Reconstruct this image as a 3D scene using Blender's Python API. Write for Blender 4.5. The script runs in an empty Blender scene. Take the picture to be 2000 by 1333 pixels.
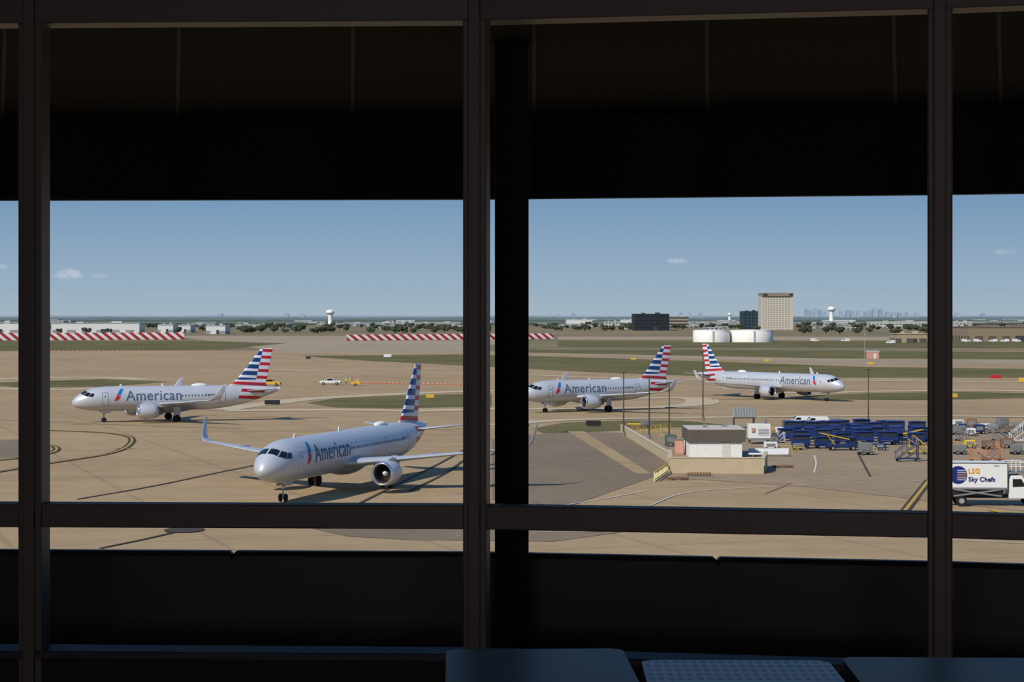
import bpy, bmesh, math, random
from mathutils import Vector, Matrix
random.seed(7)
F=70/36*2000; YH=613.0; H=17.2
KN=[(-100,0),(300,0),(345,-.5),(372,-.5),(415,-1.45),(20000,-1.45)]
def gz(y):
    for (a,za),(b,zb) in zip(KN,KN[1:]):
        if y<=b: return za+(zb-za)*(y-a)/(b-a)
    return -1.45
def G(px,py):
    z=0;t=0
    for _ in range(60):
        t=(H-z)*F/(py-YH); z=gz(t)
    return Vector(((px-1000)/F*t,t,z))
SC=bpy.context.scene; COL=SC.collection
# ---------------- materials
def lin(c):
    return tuple(((v/255)/12.92 if v/255<=.04045 else ((v/255+.055)/1.055)**2.4) for v in c)
MC={}
def mat(name,c,rough=.6,metal=0,var=.12,scale=2.0,spec=.3):
    if name in MC: return MC[name]
    m=bpy.data.materials.new(name); m.use_nodes=True; nt=m.node_tree
    b=nt.nodes['Principled BSDF']; c=lin(c)
    tc=nt.nodes.new('ShaderNodeTexCoord'); n=nt.nodes.new('ShaderNodeTexNoise')
    n.inputs['Scale'].default_value=scale; n.inputs['Detail'].default_value=3
    nt.links.new(tc.outputs['Object'],n.inputs['Vector'])
    r=nt.nodes.new('ShaderNodeMix'); r.data_type='RGBA'
    r.inputs[6].default_value=(*[v*(1-var) for v in c],1); r.inputs[7].default_value=(*[min(1,v*(1+var)) for v in c],1)
    nt.links.new(n.outputs['Fac'],r.inputs[0]); nt.links.new(r.outputs[2],b.inputs['Base Color'])
    b.inputs['Roughness'].default_value=rough; b.inputs['Metallic'].default_value=metal
    b.inputs['Specular IOR Level'].default_value=spec
    MC[name]=m; return m
class NB:
    def __init__(s,nt): s.nt=nt
    def m(s,op,a,b=None,c=None):
        n=s.nt.nodes.new('ShaderNodeMath'); n.operation=op
        for i,v in enumerate((a,b,c)):
            if v is None: continue
            if isinstance(v,(int,float)): n.inputs[i].default_value=v
            else: s.nt.links.new(v,n.inputs[i])
        return n.outputs[0]
    def mix(s,f,a,b):
        n=s.nt.nodes.new('ShaderNodeMix'); n.data_type='RGBA'
        for i,v in ((0,f),(6,a),(7,b)):
            if isinstance(v,(int,float)): n.inputs[i].default_value=v
            elif isinstance(v,tuple): n.inputs[i].default_value=(*v[:3],1)
            else: s.nt.links.new(v,n.inputs[i])
        return n.outputs[2]
    def xyz(s,kind='Object'):
        tc=s.nt.nodes.new('ShaderNodeTexCoord'); sp=s.nt.nodes.new('ShaderNodeSeparateXYZ')
        s.nt.links.new(tc.outputs[kind],sp.inputs[0]); return sp.outputs, tc.outputs[kind]
    def noise(s,vec,scale,detail=3,out='Fac'):
        n=s.nt.nodes.new('ShaderNodeTexNoise'); n.inputs['Scale'].default_value=scale; n.inputs['Detail'].default_value=detail
        s.nt.links.new(vec,n.inputs['Vector']); return n.outputs[out]
def newmat(name):
    m=bpy.data.materials.new(name); m.use_nodes=True
    return m,m.node_tree.nodes['Principled BSDF'],NB(m.node_tree)
def ground_mat(name,c1,c2,s1=.02,s2=.3,joint=0,stain=0.0):
    m,b,N=newmat(name); o,v=N.xyz()
    a=N.noise(v,s1,5); f=N.m('MULTIPLY',N.m('SUBTRACT',a,.3),2.2); f.node.use_clamp=True
    col=N.mix(f,lin(c1),lin(c2))
    a2=N.noise(v,s2,4); g=N.m('MULTIPLY_ADD',a2,.4,.8)
    vm=N.nt.nodes.new('ShaderNodeVectorMath'); vm.operation='SCALE'
    N.nt.links.new(col,vm.inputs[0]); N.nt.links.new(g,vm.inputs['Scale'])
    col=vm.outputs[0]
    if joint:
        jx=N.m('LESS_THAN',N.m('FRACT',N.m('DIVIDE',N.m('ADD',N.m('MULTIPLY',o[0],.94),N.m('MULTIPLY',o[1],.34)),joint)),.03)
        jy=N.m('LESS_THAN',N.m('FRACT',N.m('DIVIDE',N.m('SUBTRACT',N.m('MULTIPLY',o[1],.94),N.m('MULTIPLY',o[0],.34)),joint)),.03)
        j=N.m('MULTIPLY',N.m('MAXIMUM',jx,jy),.2)
        col=N.mix(j,col,lin((70,58,45)))
    if stain:
        mp=N.nt.nodes.new('ShaderNodeMapping'); mp.inputs['Scale'].default_value=(.006,.05,1); N.nt.links.new(v,mp.inputs[0])
        st=N.m('MULTIPLY',N.m('SUBTRACT',N.noise(mp.outputs[0],3,4),.45),stain*3); st.node.use_clamp=True
        col=N.mix(st,col,lin((120,100,76)))
    N.nt.links.new(col,b.inputs['Base Color']); b.inputs['Roughness'].default_value=.9; b.inputs['Specular IOR Level'].default_value=.1
    return m
# ---------------- mesh helpers
def tag(o,label=None,cat=None,group=None,kind=None):
    if label:o['label']=label
    if cat:o['category']=cat
    if group:o['group']=group
    if kind:o['kind']=kind
    return o
def mobj(name,vs,fs,m,parent=None,smooth=False):
    me=bpy.data.meshes.new(name); me.from_pydata([tuple(v) for v in vs],[],fs); me.update()
    if m: me.materials.append(m)
    if smooth:
        for p in me.polygons: p.use_smooth=True
    o=bpy.data.objects.new(name,me); COL.objects.link(o)
    if parent:o.parent=parent
    return o
def bobj(name,bm,m,parent=None,smooth=False):
    me=bpy.data.meshes.new(name); bmesh.ops.recalc_face_normals(bm,faces=bm.faces); bm.to_mesh(me); bm.free(); 
    if m: me.materials.append(m)
    if smooth:
        for p in me.polygons:p.use_smooth=True
    o=bpy.data.objects.new(name,me); COL.objects.link(o)
    if parent:o.parent=parent
    return o
def addbox(bm,c,s,rz=0,bev=0,tilt=0,rx=0):
    r=bmesh.ops.create_cube(bm,size=1); vs=r['verts']
    M=Matrix.Translation(c)@Matrix.Rotation(rz,4,'Z')@Matrix.Rotation(tilt,4,'Y')@Matrix.Rotation(rx,4,'X')@Matrix.Diagonal((*s,1))
    bmesh.ops.transform(bm,matrix=M,verts=vs)
    if bev:
        es=list({e for v in vs for e in v.link_edges}); bmesh.ops.bevel(bm,geom=es,offset=bev,segments=2,affect='EDGES',profile=.5)
def box(name,c,s,m,parent=None,rz=0,bev=0,tilt=0,rx=0):
    bm=bmesh.new(); addbox(bm,c,s,rz,bev,tilt,rx); return bobj(name,bm,m,parent)
def boxes(name,lst,m,parent=None,bev=0):
    bm=bmesh.new()
    for l in lst: addbox(bm,l[0],l[1],*(l[2:] if len(l)>2 else ()))
    return bobj(name,bm,m,parent)
def addcyl(bm,p,q,r,r2=None,n=16):
    p=Vector(p);q=Vector(q);d=q-p
    R=bmesh.ops.create_cone(bm,cap_ends=True,segments=n,radius1=r,radius2=r if r2 is None else r2,depth=d.length)
    M=Matrix.Translation((p+q)/2)@d.to_track_quat('Z','Y').to_matrix().to_4x4()
    bmesh.ops.transform(bm,matrix=M,verts=R['verts'])
def cyl(name,p,q,r,m,parent=None,r2=None,n=16,smooth=False):
    bm=bmesh.new(); addcyl(bm,p,q,r,r2,n); return bobj(name,bm,m,parent,smooth)
def tubes(name,lst,m,parent=None,n=8):
    bm=bmesh.new()
    for l in lst: addcyl(bm,*l[:3],n=n)
    return bobj(name,bm,m,parent)
def lathe(name,prof,m,axis='Z',center=(0,0,0),n=32,parent=None,smooth=True):
    vs=[];fs=[]
    for a,r in prof:
        for k in range(n):
            t=2*math.pi*k/n
            if axis=='Z': vs.append((center[0]+r*math.cos(t),center[1]+r*math.sin(t),center[2]+a))
            else: vs.append((center[0]+a,center[1]+r*math.cos(t),center[2]+r*math.sin(t)))
    for i in range(len(prof)-1):
        for k in range(n):
            fs.append((i*n+k,i*n+(k+1)%n,(i+1)*n+(k+1)%n,(i+1)*n+k))
    return mobj(name,vs,fs,m,parent,smooth)
def prism(name,pts,y0,y1,m,parent=None,bev=0):
    bm=bmesh.new(); a=[bm.verts.new((x,y0,z)) for x,z in pts]; b=[bm.verts.new((x,y1,z)) for x,z in pts]
    n=len(pts); bm.faces.new(a); bm.faces.new(b[::-1])
    for i in range(n): bm.faces.new((a[i],b[i],b[(i+1)%n],a[(i+1)%n]))
    if bev: bmesh.ops.bevel(bm,geom=list(bm.edges),offset=bev,segments=2,affect='EDGES',profile=.5)
    bmesh.ops.triangulate(bm,faces=[f for f in bm.faces if len(f.verts)>4])
    return bobj(name,bm,m,parent)
def thing(name,loc,rz,label,cat,group=None,sc=1):
    e=bpy.data.objects.new(name,None); e.empty_display_size=.3; COL.objects.link(e); e.location=loc; e.rotation_euler=(0,0,rz); e.scale=(sc,)*3
    return tag(e,label,cat,group)
def clone(t,loc,rz,scale=None,label=None):
    def rec(o,par):
        c=o.copy(); COL.objects.link(c)
        if par: c.parent=par
        for ch in [x for x in KIDS.get(o.name,[])]: rec(ch,c)
        return c
    KIDS={}
    for o in bpy.data.objects:
        if o.parent: KIDS.setdefault(o.parent.name,[]).append(o)
    c=rec(t,None); c.location=loc; c.rotation_euler=(0,0,rz)
    if scale: c.scale=(scale,)*3
    if label: c['label']=label
    return c
def text_flat(body,width,height,nlev=12,off=.005):
    cu=bpy.data.curves.new('t','FONT'); cu.body=body; cu.resolution_u=6; cu.offset=off; cu.space_character=1.06
    o=bpy.data.objects.new('t',cu); COL.objects.link(o); dg=bpy.context.evaluated_depsgraph_get()
    me=bpy.data.meshes.new_from_object(o.evaluated_get(dg)); bpy.data.objects.remove(o); 
    bm=bmesh.new(); bm.from_mesh(me)
    xs=[v.co.x for v in bm.verts]; ys=[v.co.y for v in bm.verts]; x0,x1,y0,y1=min(xs),max(xs),min(ys),max(ys)
    for v in bm.verts: v.co=Vector(((v.co.x-x0)/(x1-x0)*width,(v.co.y-y0)/(y1-y0)*height,0))
    bmesh.ops.triangulate(bm,faces=bm.faces)
    for i in range(1,nlev):
        bmesh.ops.bisect_plane(bm,geom=list(bm.verts)+list(bm.edges)+list(bm.faces),plane_co=(0,height*i/nlev,0),plane_no=(0,1,0))
    bmesh.ops.triangulate(bm,faces=bm.faces)
    return bm
# ---------------- world
w=bpy.data.worlds.new('World'); SC.world=w; w.use_nodes=True; nt=w.node_tree; N=NB(nt)
o,v=N.xyz('Generated'); ramp=nt.nodes.new('ShaderNodeValToRGB'); cr=ramp.color_ramp
cr.elements[0].position=0.0; cr.elements[0].color=(*lin((162,180,193)),1)
cr.elements[1].position=1; cr.elements[1].color=(*lin((58,102,166)),1)
for p,c in ((.018,(149,173,194)),(.055,(120,153,185)),(.12,(104,143,182)),(.4,(80,126,180))):
    e=cr.elements.new(p); e.color=(*lin(c),1)
nt.links.new(o[2],ramp.inputs[0])
col=ramp.outputs[0]
nz=N.noise(v,260,5)
for (px,py,sx,sy,st) in ((132,536,34,11,.55),(195,539,16,5,.22),(1323,510,22,6,.42),(1955,492,34,6,.2),(5,521,12,5,.3),(390,575,120,7,.1),(1500,575,150,7,.1)):
    dx=N.m('DIVIDE',N.m('SUBTRACT',N.m('DIVIDE',o[0],o[1]),(px-1000)/F),sx/F)
    dz=N.m('DIVIDE',N.m('SUBTRACT',N.m('DIVIDE',o[2],o[1]),(YH-py)/F),sy/F)
    d=N.m('ADD',N.m('MULTIPLY',dx,dx),N.m('MULTIPLY',dz,dz))
    f=N.m('MULTIPLY',N.m('SUBTRACT',N.m('ADD',N.m('MULTIPLY',nz,2.4),-.2),d),st); f.node.use_clamp=True
    f=N.m('MULTIPLY',f,N.m('GREATER_THAN',o[1],0)); f=N.m('MINIMUM',f,st)
    col=N.mix(f,col,lin((205,212,220)))
bg=nt.nodes['Background']; nt.links.new(col,bg.inputs[0]); bg.inputs[1].default_value=1.0
SC.view_settings.view_transform='Standard'
sd=Vector((.50,.62,-.66)).normalized()
sl=bpy.data.lights.new('sun','SUN'); sl.energy=4.1; sl.angle=.009; sl.color=(1,.95,.87)
so=bpy.data.objects.new('sun',sl); COL.objects.link(so); so.rotation_euler=sd.to_track_quat('-Z','Y').to_euler(); so.location=(-50,-50,90)
cam=bpy.data.cameras.new('camera'); co=bpy.data.objects.new('camera',cam); COL.objects.link(co)
cam.lens=70; cam.sensor_width=36; cam.shift_y=-53.5/2000; cam.clip_end=30000; cam.clip_start=.05
co.location=(0,0,H); co.rotation_euler=(math.pi/2,0,0); SC.camera=co
# ---------------- ground
def overlay(name,pts,dz,m,world=False,label=None,cat='ground',kind='structure'):
    P=[Vector((p[0],p[1],0)) if world else G(*p) for p in pts]
    bm=bmesh.new(); bm.faces.new([bm.verts.new((p.x,p.y,0)) for p in P])
    bmesh.ops.triangulate(bm,faces=bm.faces)
    for k in (300,345,372,415):
        bmesh.ops.bisect_plane(bm,geom=list(bm.verts)+list(bm.edges)+list(bm.faces),plane_co=(0,k,0),plane_no=(0,1,0))
    for v in bm.verts: v.co.z=gz(v.co.y)+dz
    for f in bm.faces:
        f.normal_update()
        if f.normal.z<0: f.normal_flip()
    me=bpy.data.meshes.new(name); bm.to_mesh(me); bm.free(); me.materials.append(m)
    o=bpy.data.objects.new(name,me); COL.objects.link(o); return tag(o,label,cat,None,kind)
def smooth_pts(P,n=10):
    if len(P)<3: 
        return [P[0].lerp(P[1],i/10) for i in range(11)]
    Q=[P[0]*2-P[1]]+P+[P[-1]*2-P[-2]]; out=[]
    for i in range(1,len(Q)-2):
        for k in range(n):
            t=k/n;a,b,c,d=Q[i-1],Q[i],Q[i+1],Q[i+2]
            out.append(.5*((2*b)+(c-a)*t+(2*a-5*b+4*c-d)*t*t+(3*b-a-3*c+d)*t**3))
    out.append(P[-1]); return out
def ribbon(name,pts,w,dz,m,label,cat='marking',off=0):
    P=smooth_pts([Vector((*G(*p).xy,0)) for p in pts]); vs=[];fs=[]
    for i,p in enumerate(P):
        d=(P[min(i+1,len(P)-1)]-P[max(i-1,0)]).normalized(); n=Vector((-d.y,d.x,0))
        for s in (off-w/2,off+w/2):
            q=p+n*s; vs.append((q.x,q.y,gz(q.y)+dz))
    for i in range(len(P)-1): fs.append((2*i,2*i+1,2*i+3,2*i+2))
    o=mobj(name,vs,fs,m); return tag(o,label,cat,None,'structure')
m_field=ground_mat('field_dirt_grass',(116,108,80),(142,124,94),.004,.03)
m_haze=ground_mat('far_plain_hazed',(104,114,108),(120,126,116),.002,.01)  # aerial haze is mixed into this ground colour
m_conc=ground_mat('tan_concrete',(158,135,102),(174,149,113),.02,.25,joint=15,stain=.25)
m_grass=ground_mat('dry_grass',(90,88,52),(118,106,68),.03,.5)
m_asph=ground_mat('brown_asphalt',(120,106,88),(134,118,98),.05,.8)
m_yard=ground_mat('yard_concrete',(146,127,101),(160,140,112),.05,.5,joint=9)
m_pale=ground_mat('pale_concrete',(192,174,145),(182,164,134),.05,.6)
m_rwy=ground_mat('runway_concrete',(154,138,114),(168,150,125),.01,.1)
m_yel=mat('yellow_paint',(184,148,62),.7); m_blk=mat('black_line',(70,60,48),.8); m_wht=mat('white_paint',(205,200,190),.7)
overlay('ground',[(-7000,-60),(7000,-60),(7000,3200),(-7000,3200)],-.08,m_field,True,'dry grass and dirt airfield plain')
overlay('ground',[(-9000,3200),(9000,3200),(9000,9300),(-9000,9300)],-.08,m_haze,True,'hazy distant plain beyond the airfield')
overlay('floor_apron',[(-420,-60),(420,-60),(700,1000),(-700,1000)],-.03,m_conc,True,'tan concrete airport apron')
gl='dry green grass strip beside the taxiways'
for pts in ([(-100,667),(420,667),(560,671),(430,683),(-100,687)],
  [(580,695),(905,693),(1100,697),(1400,707),(1700,717),(2100,722),(2100,738),(1700,738),(1400,736),(1150,727),(900,714),(700,704)],
  [(1090,667),(2100,667),(2100,680),(1090,678)],
  [(1033,684),(1400,684),(2100,688),(2100,703),(1600,700),(1033,689)],
  [(-60,750),(60,745),(200,741),(330,746),(200,756),(40,757)],
  [(600,787),(660,778),(780,773),(905,770),(960,771),(960,794),(760,798),(650,796)],
  [(1040,838),(1100,826),(1220,822),(1330,822),(1420,830),(1180,843),(1060,846)],
  [(1540,775),(1700,768),(1880,766),(2100,770),(2100,776),(1800,782),(1620,781)]):
    overlay('grass_strip',pts,.0,m_grass,label=gl,cat='grass')
overlay('dirt_patch',[(330,656),(690,657),(1000,664),(900,690),(560,690),(420,668)],-.01,m_rwy,label='bare graded dirt by the taxiway',cat='ground')
overlay('runway',[(1033,690),(1600,701),(2100,704),(2100,714),(1700,713),(1400,703),(1100,694)],.01,m_rwy,label='grey concrete runway between grass strips',cat='runway')
overlay('runway',[(1090,658),(2100,658),(2100,666),(1090,664)],.01,m_rwy,label='distant pale taxiway',cat='runway')
overlay('asphalt_patch',[(960,858),(1040,850),(1110,843),(1212,846),(1306,905),(1275,932),(1110,990),(960,976)],.0,m_asph,label='brown asphalt pavement patch',cat='ground')
overlay('asphalt_patch',[(-60,862),(60,858),(60,893),(-60,896)],.0,m_asph,label='dark asphalt pavement patch',cat='ground')
overlay('asphalt_patch',[(610,1033),(800,1030),(1100,1030),(1215,1040),(1080,1058),(800,1055),(680,1048)],.0,m_asph,label='grey oval asphalt patch',cat='ground')
overlay('asphalt_strip',[(1108,843),(1140,843),(1272,926),(1242,926)],.02,m_conc,label='pale concrete strip across the asphalt',cat='ground')
overlay('service_yard',[(1212,846),(1480,828),(2100,822),(2100,1010),(1560,950),(1290,932),(1306,905)],.0,m_yard,label='worn concrete service yard',cat='ground')
pl='pale concrete taxiway shoulder'
for pts,w in (([(430,801),(560,784),(700,774),(905,765),(1000,764)],7),([(440,803),(650,801),(820,803),(1000,798)],7),
  ([(1000,799),(1120,799),(1250,797),(1345,792),(1372,785),(1350,778),(1240,778)],7),([(950,832),(1100,821),(1300,817),(1700,813),(2060,815)],5),
  ([(-60,743),(60,739),(200,738),(290,742)],9),([(-60,758),(100,762),(200,758)],7),([(1400,757),(1560,768),(1700,765),(1900,763),(2060,765)],6),
  ([(530,722),(700,728),(1000,732),(1300,741),(2060,747)],5)):
    ribbon('taxiway_shoulder',pts,w,.03,m_pale,pl,'pavement')
for pts in ([(-60,932),(100,905),(215,886),(254,868),(250,853),(190,845),(60,840)],[(-60,905),(80,890),(110,875),(60,862)]):
    ribbon('taxiway_line',pts,1.0,.03,m_blk,'dark border of a curved taxiway line'); ribbon('taxiway_line',pts,.3,.05,m_yel,'yellow curved taxiway centre line')
for pts,w in (([(150,976),(300,950),(420,925),(520,905)],.35),([(195,1072),(300,1050),(390,1028)],.35),([(905,880),(860,905),(800,935),(700,985)],.35),([(905,900),(870,925),(800,960)],.35),
    ([(1033,830),(1000,860),(960,890)],.35),([(-60,818),(300,833),(480,838)],.35),([(380,842),(620,842),(905,838)],.25)):
    ribbon('taxiway_line',pts,w,.03,m_blk,'dark pavement line on the concrete')
m_gry=mat('grey_metal',(128,128,126),.5,.2)
q=G(360,1036); t_=[(q.x+1.6*math.cos(a*.314),q.y+2.0*math.sin(a*.314)) for a in range(20)]
overlay('apron_stain',t_,.04,m_blk,True,'dark round patch on the concrete','marking')
for pts in ([(140,829),(175,829)],[(460,816),(540,814)],[(225,876),(262,877)],[(1933,997),(1962,1003)]):
    ribbon('apron_marking',pts,.7,.04,m_yel,'short yellow apron marking')
for pts in ([(1090,990),(1180,975),(1260,960)],[(1270,988),(1350,962),(1530,950),(1800,940)],[(1590,890),(1594,905),(1590,925)],[(1040,1040),(1500,1040),(2000,1062)],[(1320,940),(1390,945)],[(1740,1010),(1900,1012)],[(1900,870),(1990,940)]):
    ribbon('apron_marking',pts,.18,.04,m_wht,'thin white apron marking')
ribbon('apron_marking',[(1815,938),(1768,998)],.9,.03,m_blk,'black edged diagonal stand line'); ribbon('apron_marking',[(1815,938),(1768,998)],.35,.05,m_yel,'yellow diagonal stand line')
m_red2=mat('red_paint',(140,60,45),.7)
ribbon('apron_marking',[(1675,885),(1700,932)],.25,.03,m_blk,'dark stain line on the yard')
ribbon('apron_marking',[(1495,965),(1545,945)],.12,.03,m_red2,'thin red line on the concrete')
# ---------------- aircraft
m_sil=mat('silver_fuselage',(192,195,199),.34,.25,.04,.6,.5)
m_wing=mat('wing_grey',(182,185,189),.38,.2,.05,.7,.5)
m_dark=mat('dark_glass',(22,24,28),.12,0,.1,2,.6)
m_txt=mat('lettering_slate',(74,90,108),.5,0,.05)
m_chr=mat('chrome_lip',(215,215,218),.18,.9,.03)
m_tire=mat('rubber',(30,29,28),.8); m_strut=mat('gear_metal',(170,170,172),.4,.4)
m_lblue=mat('logo_blue',(20,110,170),.5); m_lred=mat('logo_red',(190,35,45),.5)
m_white=mat('white_enamel',(218,218,215),.4,0,.04); m_outl=mat('door_outline',(228,230,232),.5); m_fan=mat('fan_titanium',(80,82,86),.35,.7)
m_exh=mat('exhaust_metal',(110,104,98),.4,.8)
def livery(L,fus):
    m,b,N=newmat('striped_tail_livery' if not fus else 'silver_fuselage_striped_rear'); o,v=N.xyz()
    s=N.m('MULTIPLY',o[0],-1); z=o[2]
    r=N.m('DIVIDE',N.m('ADD',N.m('SUBTRACT',z,5.05),N.m('MULTIPLY',N.m('SUBTRACT',s,L-5),.06)),.56)
    fr=N.m('FRACT',N.m('ADD',N.m('DIVIDE',r,2),20))
    rowA=N.m('LESS_THAN',fr,.54); rowB=N.m('LESS_THAN',fr,.62)  # blue rows widened so the fin's shade is partly in the colour
    red=lin((176,34,46)); blue=lin((14,58,112)); wh=lin((206,208,214)); sil=lin((192,195,199))
    split=N.m('ADD',N.m('MULTIPLY',N.m('SUBTRACT',z,6),.24),L-4.15)
    aft=N.m('GREATER_THAN',s,split)
    low=N.m('LESS_THAN',z,6.55)
    colf=N.mix(rowB,wh,blue); cola=N.mix(rowA,red,wh)
    c=N.mix(aft,colf,cola); coll=N.mix(rowA,red,wh); c=N.mix(low,c,coll)
    if fus:
        a=N.m('GREATER_THAN',s,N.m('ADD',N.m('MULTIPLY',N.m('SUBTRACT',6.0,z),-.5),L-6.1))
        bb=N.m('LESS_THAN',s,N.m('ADD',N.m('MULTIPLY',N.m('SUBTRACT',6.0,z),-.5),L-2.1))
        c2=N.m('GREATER_THAN',z,3.0)
        k=N.m('MULTIPLY',N.m('MULTIPLY',a,bb),c2)
        base=N.mix(N.noise(v,.5),tuple(x*.95 for x in sil),tuple(x*1.05 for x in sil))
        c=N.mix(k,base,c)
        b.inputs['Metallic'].default_value=.25
    N.nt.links.new(c,b.inputs['Base Color']); b.inputs['Roughness'].default_value=.35; b.inputs['Specular IOR Level'].default_value=.5
    return m
LIV={}
ZC=3.75
def fr(s,L):
    if s<6:
        t=max(0,s)/6; return 1.98*(1-(1-t)**2.3)**.56, -.6*(1-t)**2.2
    a=L-13
    if s>a:
        t=(s-a)/13; r=1.98*(1-.88*t**1.9); return r,(1.98-r)*.72
    return 1.98,0
def surf(s,ang,side,L,off=.02):
    r,zc=fr(s,L); r+=off; a=math.radians(ang)
    return Vector((-s,side*r*math.sin(a),ZC+zc+r*math.cos(a)))
def patch(name,c,side,L,m,parent,n=5,off=.02):
    vs=[];fs=[]
    for i in range(n+1):
        for j in range(n+1):
            u=i/n;v=j/n
            s=(c[0][0]*(1-u)+c[1][0]*u)*(1-v)+(c[3][0]*(1-u)+c[2][0]*u)*v
            a=(c[0][1]*(1-u)+c[1][1]*u)*(1-v)+(c[3][1]*(1-u)+c[2][1]*u)*v
            vs.append(surf(s,a,side,L,off))
    for i in range(n):
        for j in range(n):
            k=i*(n+1)+j; fs.append((k,k+1,k+n+2,k+n+1))
    return mobj(name,vs,fs,m,parent,True)
AF=[]
for k in range(13):
    x=(1+math.cos(math.pi*k/12))/2; AF.append((x,1))
for k in range(1,12):
    x=(1-math.cos(math.pi*k/12))/2; AF.append((x,-1))
def thick(x): return 5*(.2969*math.sqrt(x)-.126*x-.3516*x*x+.2843*x**3-.1036*x**4)
def loft(name,secs,m,parent):
    vs=[];fs=[];n=len(AF)
    for (x,y,z,c,t,nm) in secs:
        nm=Vector(nm).normalized()
        for (u,sg) in AF:
            vs.append(Vector((x-u*c,y,z))+nm*(sg*thick(u)*t*c))
    for i in range(len(secs)-1):
        for k in range(n): fs.append((i*n+k,i*n+(k+1)%n,(i+1)*n+(k+1)%n,(i+1)*n+k))
    fs.append(tuple(range(n))); fs.append(tuple(reversed(range((len(secs)-1)*n,len(secs)*n))))
    o=mobj(name,vs,fs,m,parent,True)
    bm=bmesh.new(); bm.from_mesh(o.data); bmesh.ops.recalc_face_normals(bm,faces=bm.faces); bm.to_mesh(o.data); bm.free()
    return o
def wrap_text(bm,name,s0,side,L,hoff,parent,m):
    R=1.98+.03
    w=max(v.co.x for v in bm.verts)
    for v in bm.verts:
        u,h=v.co.x,v.co.y+hoff
        s=s0+u if side>0 else s0+w-u
        a=math.pi/2-h/R
        v.co=Vector((-s,side*R*math.sin(a),ZC+R*math.cos(a)))
    return bobj(name,bm,m,parent)
def aircraft(L,mgs,pos,heading,side,label,dome,ts):
    A=thing('airplane',(0,0,0),heading,label,'airplane')
    off=Matrix.Rotation(heading,3,'Z')@Vector((-5.07,0,0)); A.location=Vector(pos)-off
    if L not in LIV: LIV[L]=(livery(L,True),livery(L,False))
    mf,mt=LIV[L]
    ss=[0,.03,.1,.2,.35,.55,.8,1.1,1.5,2,2.5,3,3.6,4.3,5,6]+[6+(L-19)*i/6 for i in range(1,7)]+[L-13+13*i/18 for i in range(1,19)]
    n=40;vs=[];fs=[]
    for s in ss:
        r,zc=fr(s,L)
        for k in range(n):
            a=2*math.pi*k/n; vs.append((-s,r*math.sin(a),ZC+zc+r*math.cos(a)))
    for i in range(len(ss)-1):
        for k in range(n): fs.append((i*n+k,(i+1)*n+k,(i+1)*n+(k+1)%n,i*n+(k+1)%n))
    fs.append(tuple(range((len(ss)-1)*n,len(ss)*n)))
    fu=mobj('fuselage',vs,fs,mf,A,True)
    for sd_ in (1,-1):
        for c in (((1.30,4),(1.55,42),(2.32,33),(2.10,4)),((1.60,47),(2.25,67),(2.85,52),(2.38,37)),((2.36,68),(3.15,73),(3.35,57),(2.95,53))):
            patch('cockpit_window',c,sd_,L,m_dark,fu,5,.025)
    bm=bmesh.new(); R=2.0; ring=[]
    for k in range(10):
        t=2*math.pi*k/10; u=.12*math.cos(t); h=.17*math.sin(t); a=math.radians(78)-h/R
        ring.append(bm.verts.new((u,side*R*math.sin(a),ZC+R*math.cos(a))))
    bm.faces.new(ring); me=bpy.data.meshes.new('cabin_window'); bm.to_mesh(me); bm.free(); me.materials.append(mat('cabin_glass',(70,76,84),.3))
    s=6.7; tw=8.9
    while s<L-12.2:
        if not(ts-1.9<s<ts+tw):
            o=bpy.data.objects.new('cabin_window',me); COL.objects.link(o); o.parent=fu; o.location=(-s,0,0)
        s+=.533
    dl=[4.6,L-10.3]+([17.6,L-17.2] if L>40 else [])
    for d in dl:
        dr=patch('door',((d,60),(d,118),(d+.82,118),(d+.82,60)),side,L,m_sil,fu,6,.012)
        w=.07;a0,a1=59,118
        bm=bmesh.new()
        def strip(sa,sb,aa,ab,kk=10):
            P=[]
            for i in range(kk+1):
                a=aa+(ab-aa)*i/kk; P.append((bm.verts.new(surf(sa,a,side,L,.024)),bm.verts.new(surf(sb,a,side,L,.024))))
            for i in range(kk): bm.faces.new((P[i][0],P[i][1],P[i+1][1],P[i+1][0]))
        strip(d-w,d,a0,a1); strip(d+.82,d+.82+w,a0,a1); strip(d-w,d+.82+w,a0-2,a0,2); strip(d-w,d+.82+w,a1,a1+2,2)
        bmesh.ops.remove_doubles(bm,verts=bm.verts,dist=.002)
        bobj('door_frame',bm,m_outl if L>40 else mat('door_outline_grey',(120,124,130),.5),dr)
        patch('door_window',((d+.33,74),(d+.33,80),(d+.5,80),(d+.5,74)),side,L,m_dark,dr,2,.026)
    wrap_text(text_flat('American',tw,1.7),'lettering',ts,side,L,-.28,fu,m_txt)
    for pts,mm,nm in ((((.35,.72),(.55,1.15),(.95,1.85),(1.45,1.85),(1.25,1.4),(.95,.75),(.7,.62)),m_lblue,'emblem_blue'),(((-.1,-.3),(.15,.3),(.45,.95),(.62,.55),(.92,.5),(.75,.1),(.35,-.25)),m_lred,'emblem_red')):
        bm=bmesh.new(); bm.faces.new([bm.verts.new((x,y,0)) for x,y in pts]); bmesh.ops.triangulate(bm,faces=bm.faces)
        for i in range(8): bmesh.ops.bisect_plane(bm,geom=list(bm.verts)+list(bm.edges)+list(bm.faces),plane_co=(0,-.2+.25*i,0),plane_no=(0,1,0))
        R=2.01
        for v in bm.verts:
            h=v.co.y; s_=ts-1.75+v.co.x
            a=math.pi/2-h/R; v.co=Vector((-s_,side*R*math.sin(a),ZC+R*math.cos(a)))
        bobj(nm,bm,mm,fu)
    wrap_text(text_flat('N90028',1.7,.3,3),'registration',L-12.6,side,L,.35,fu,m_txt)
    s0=mgs-5.3
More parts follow.
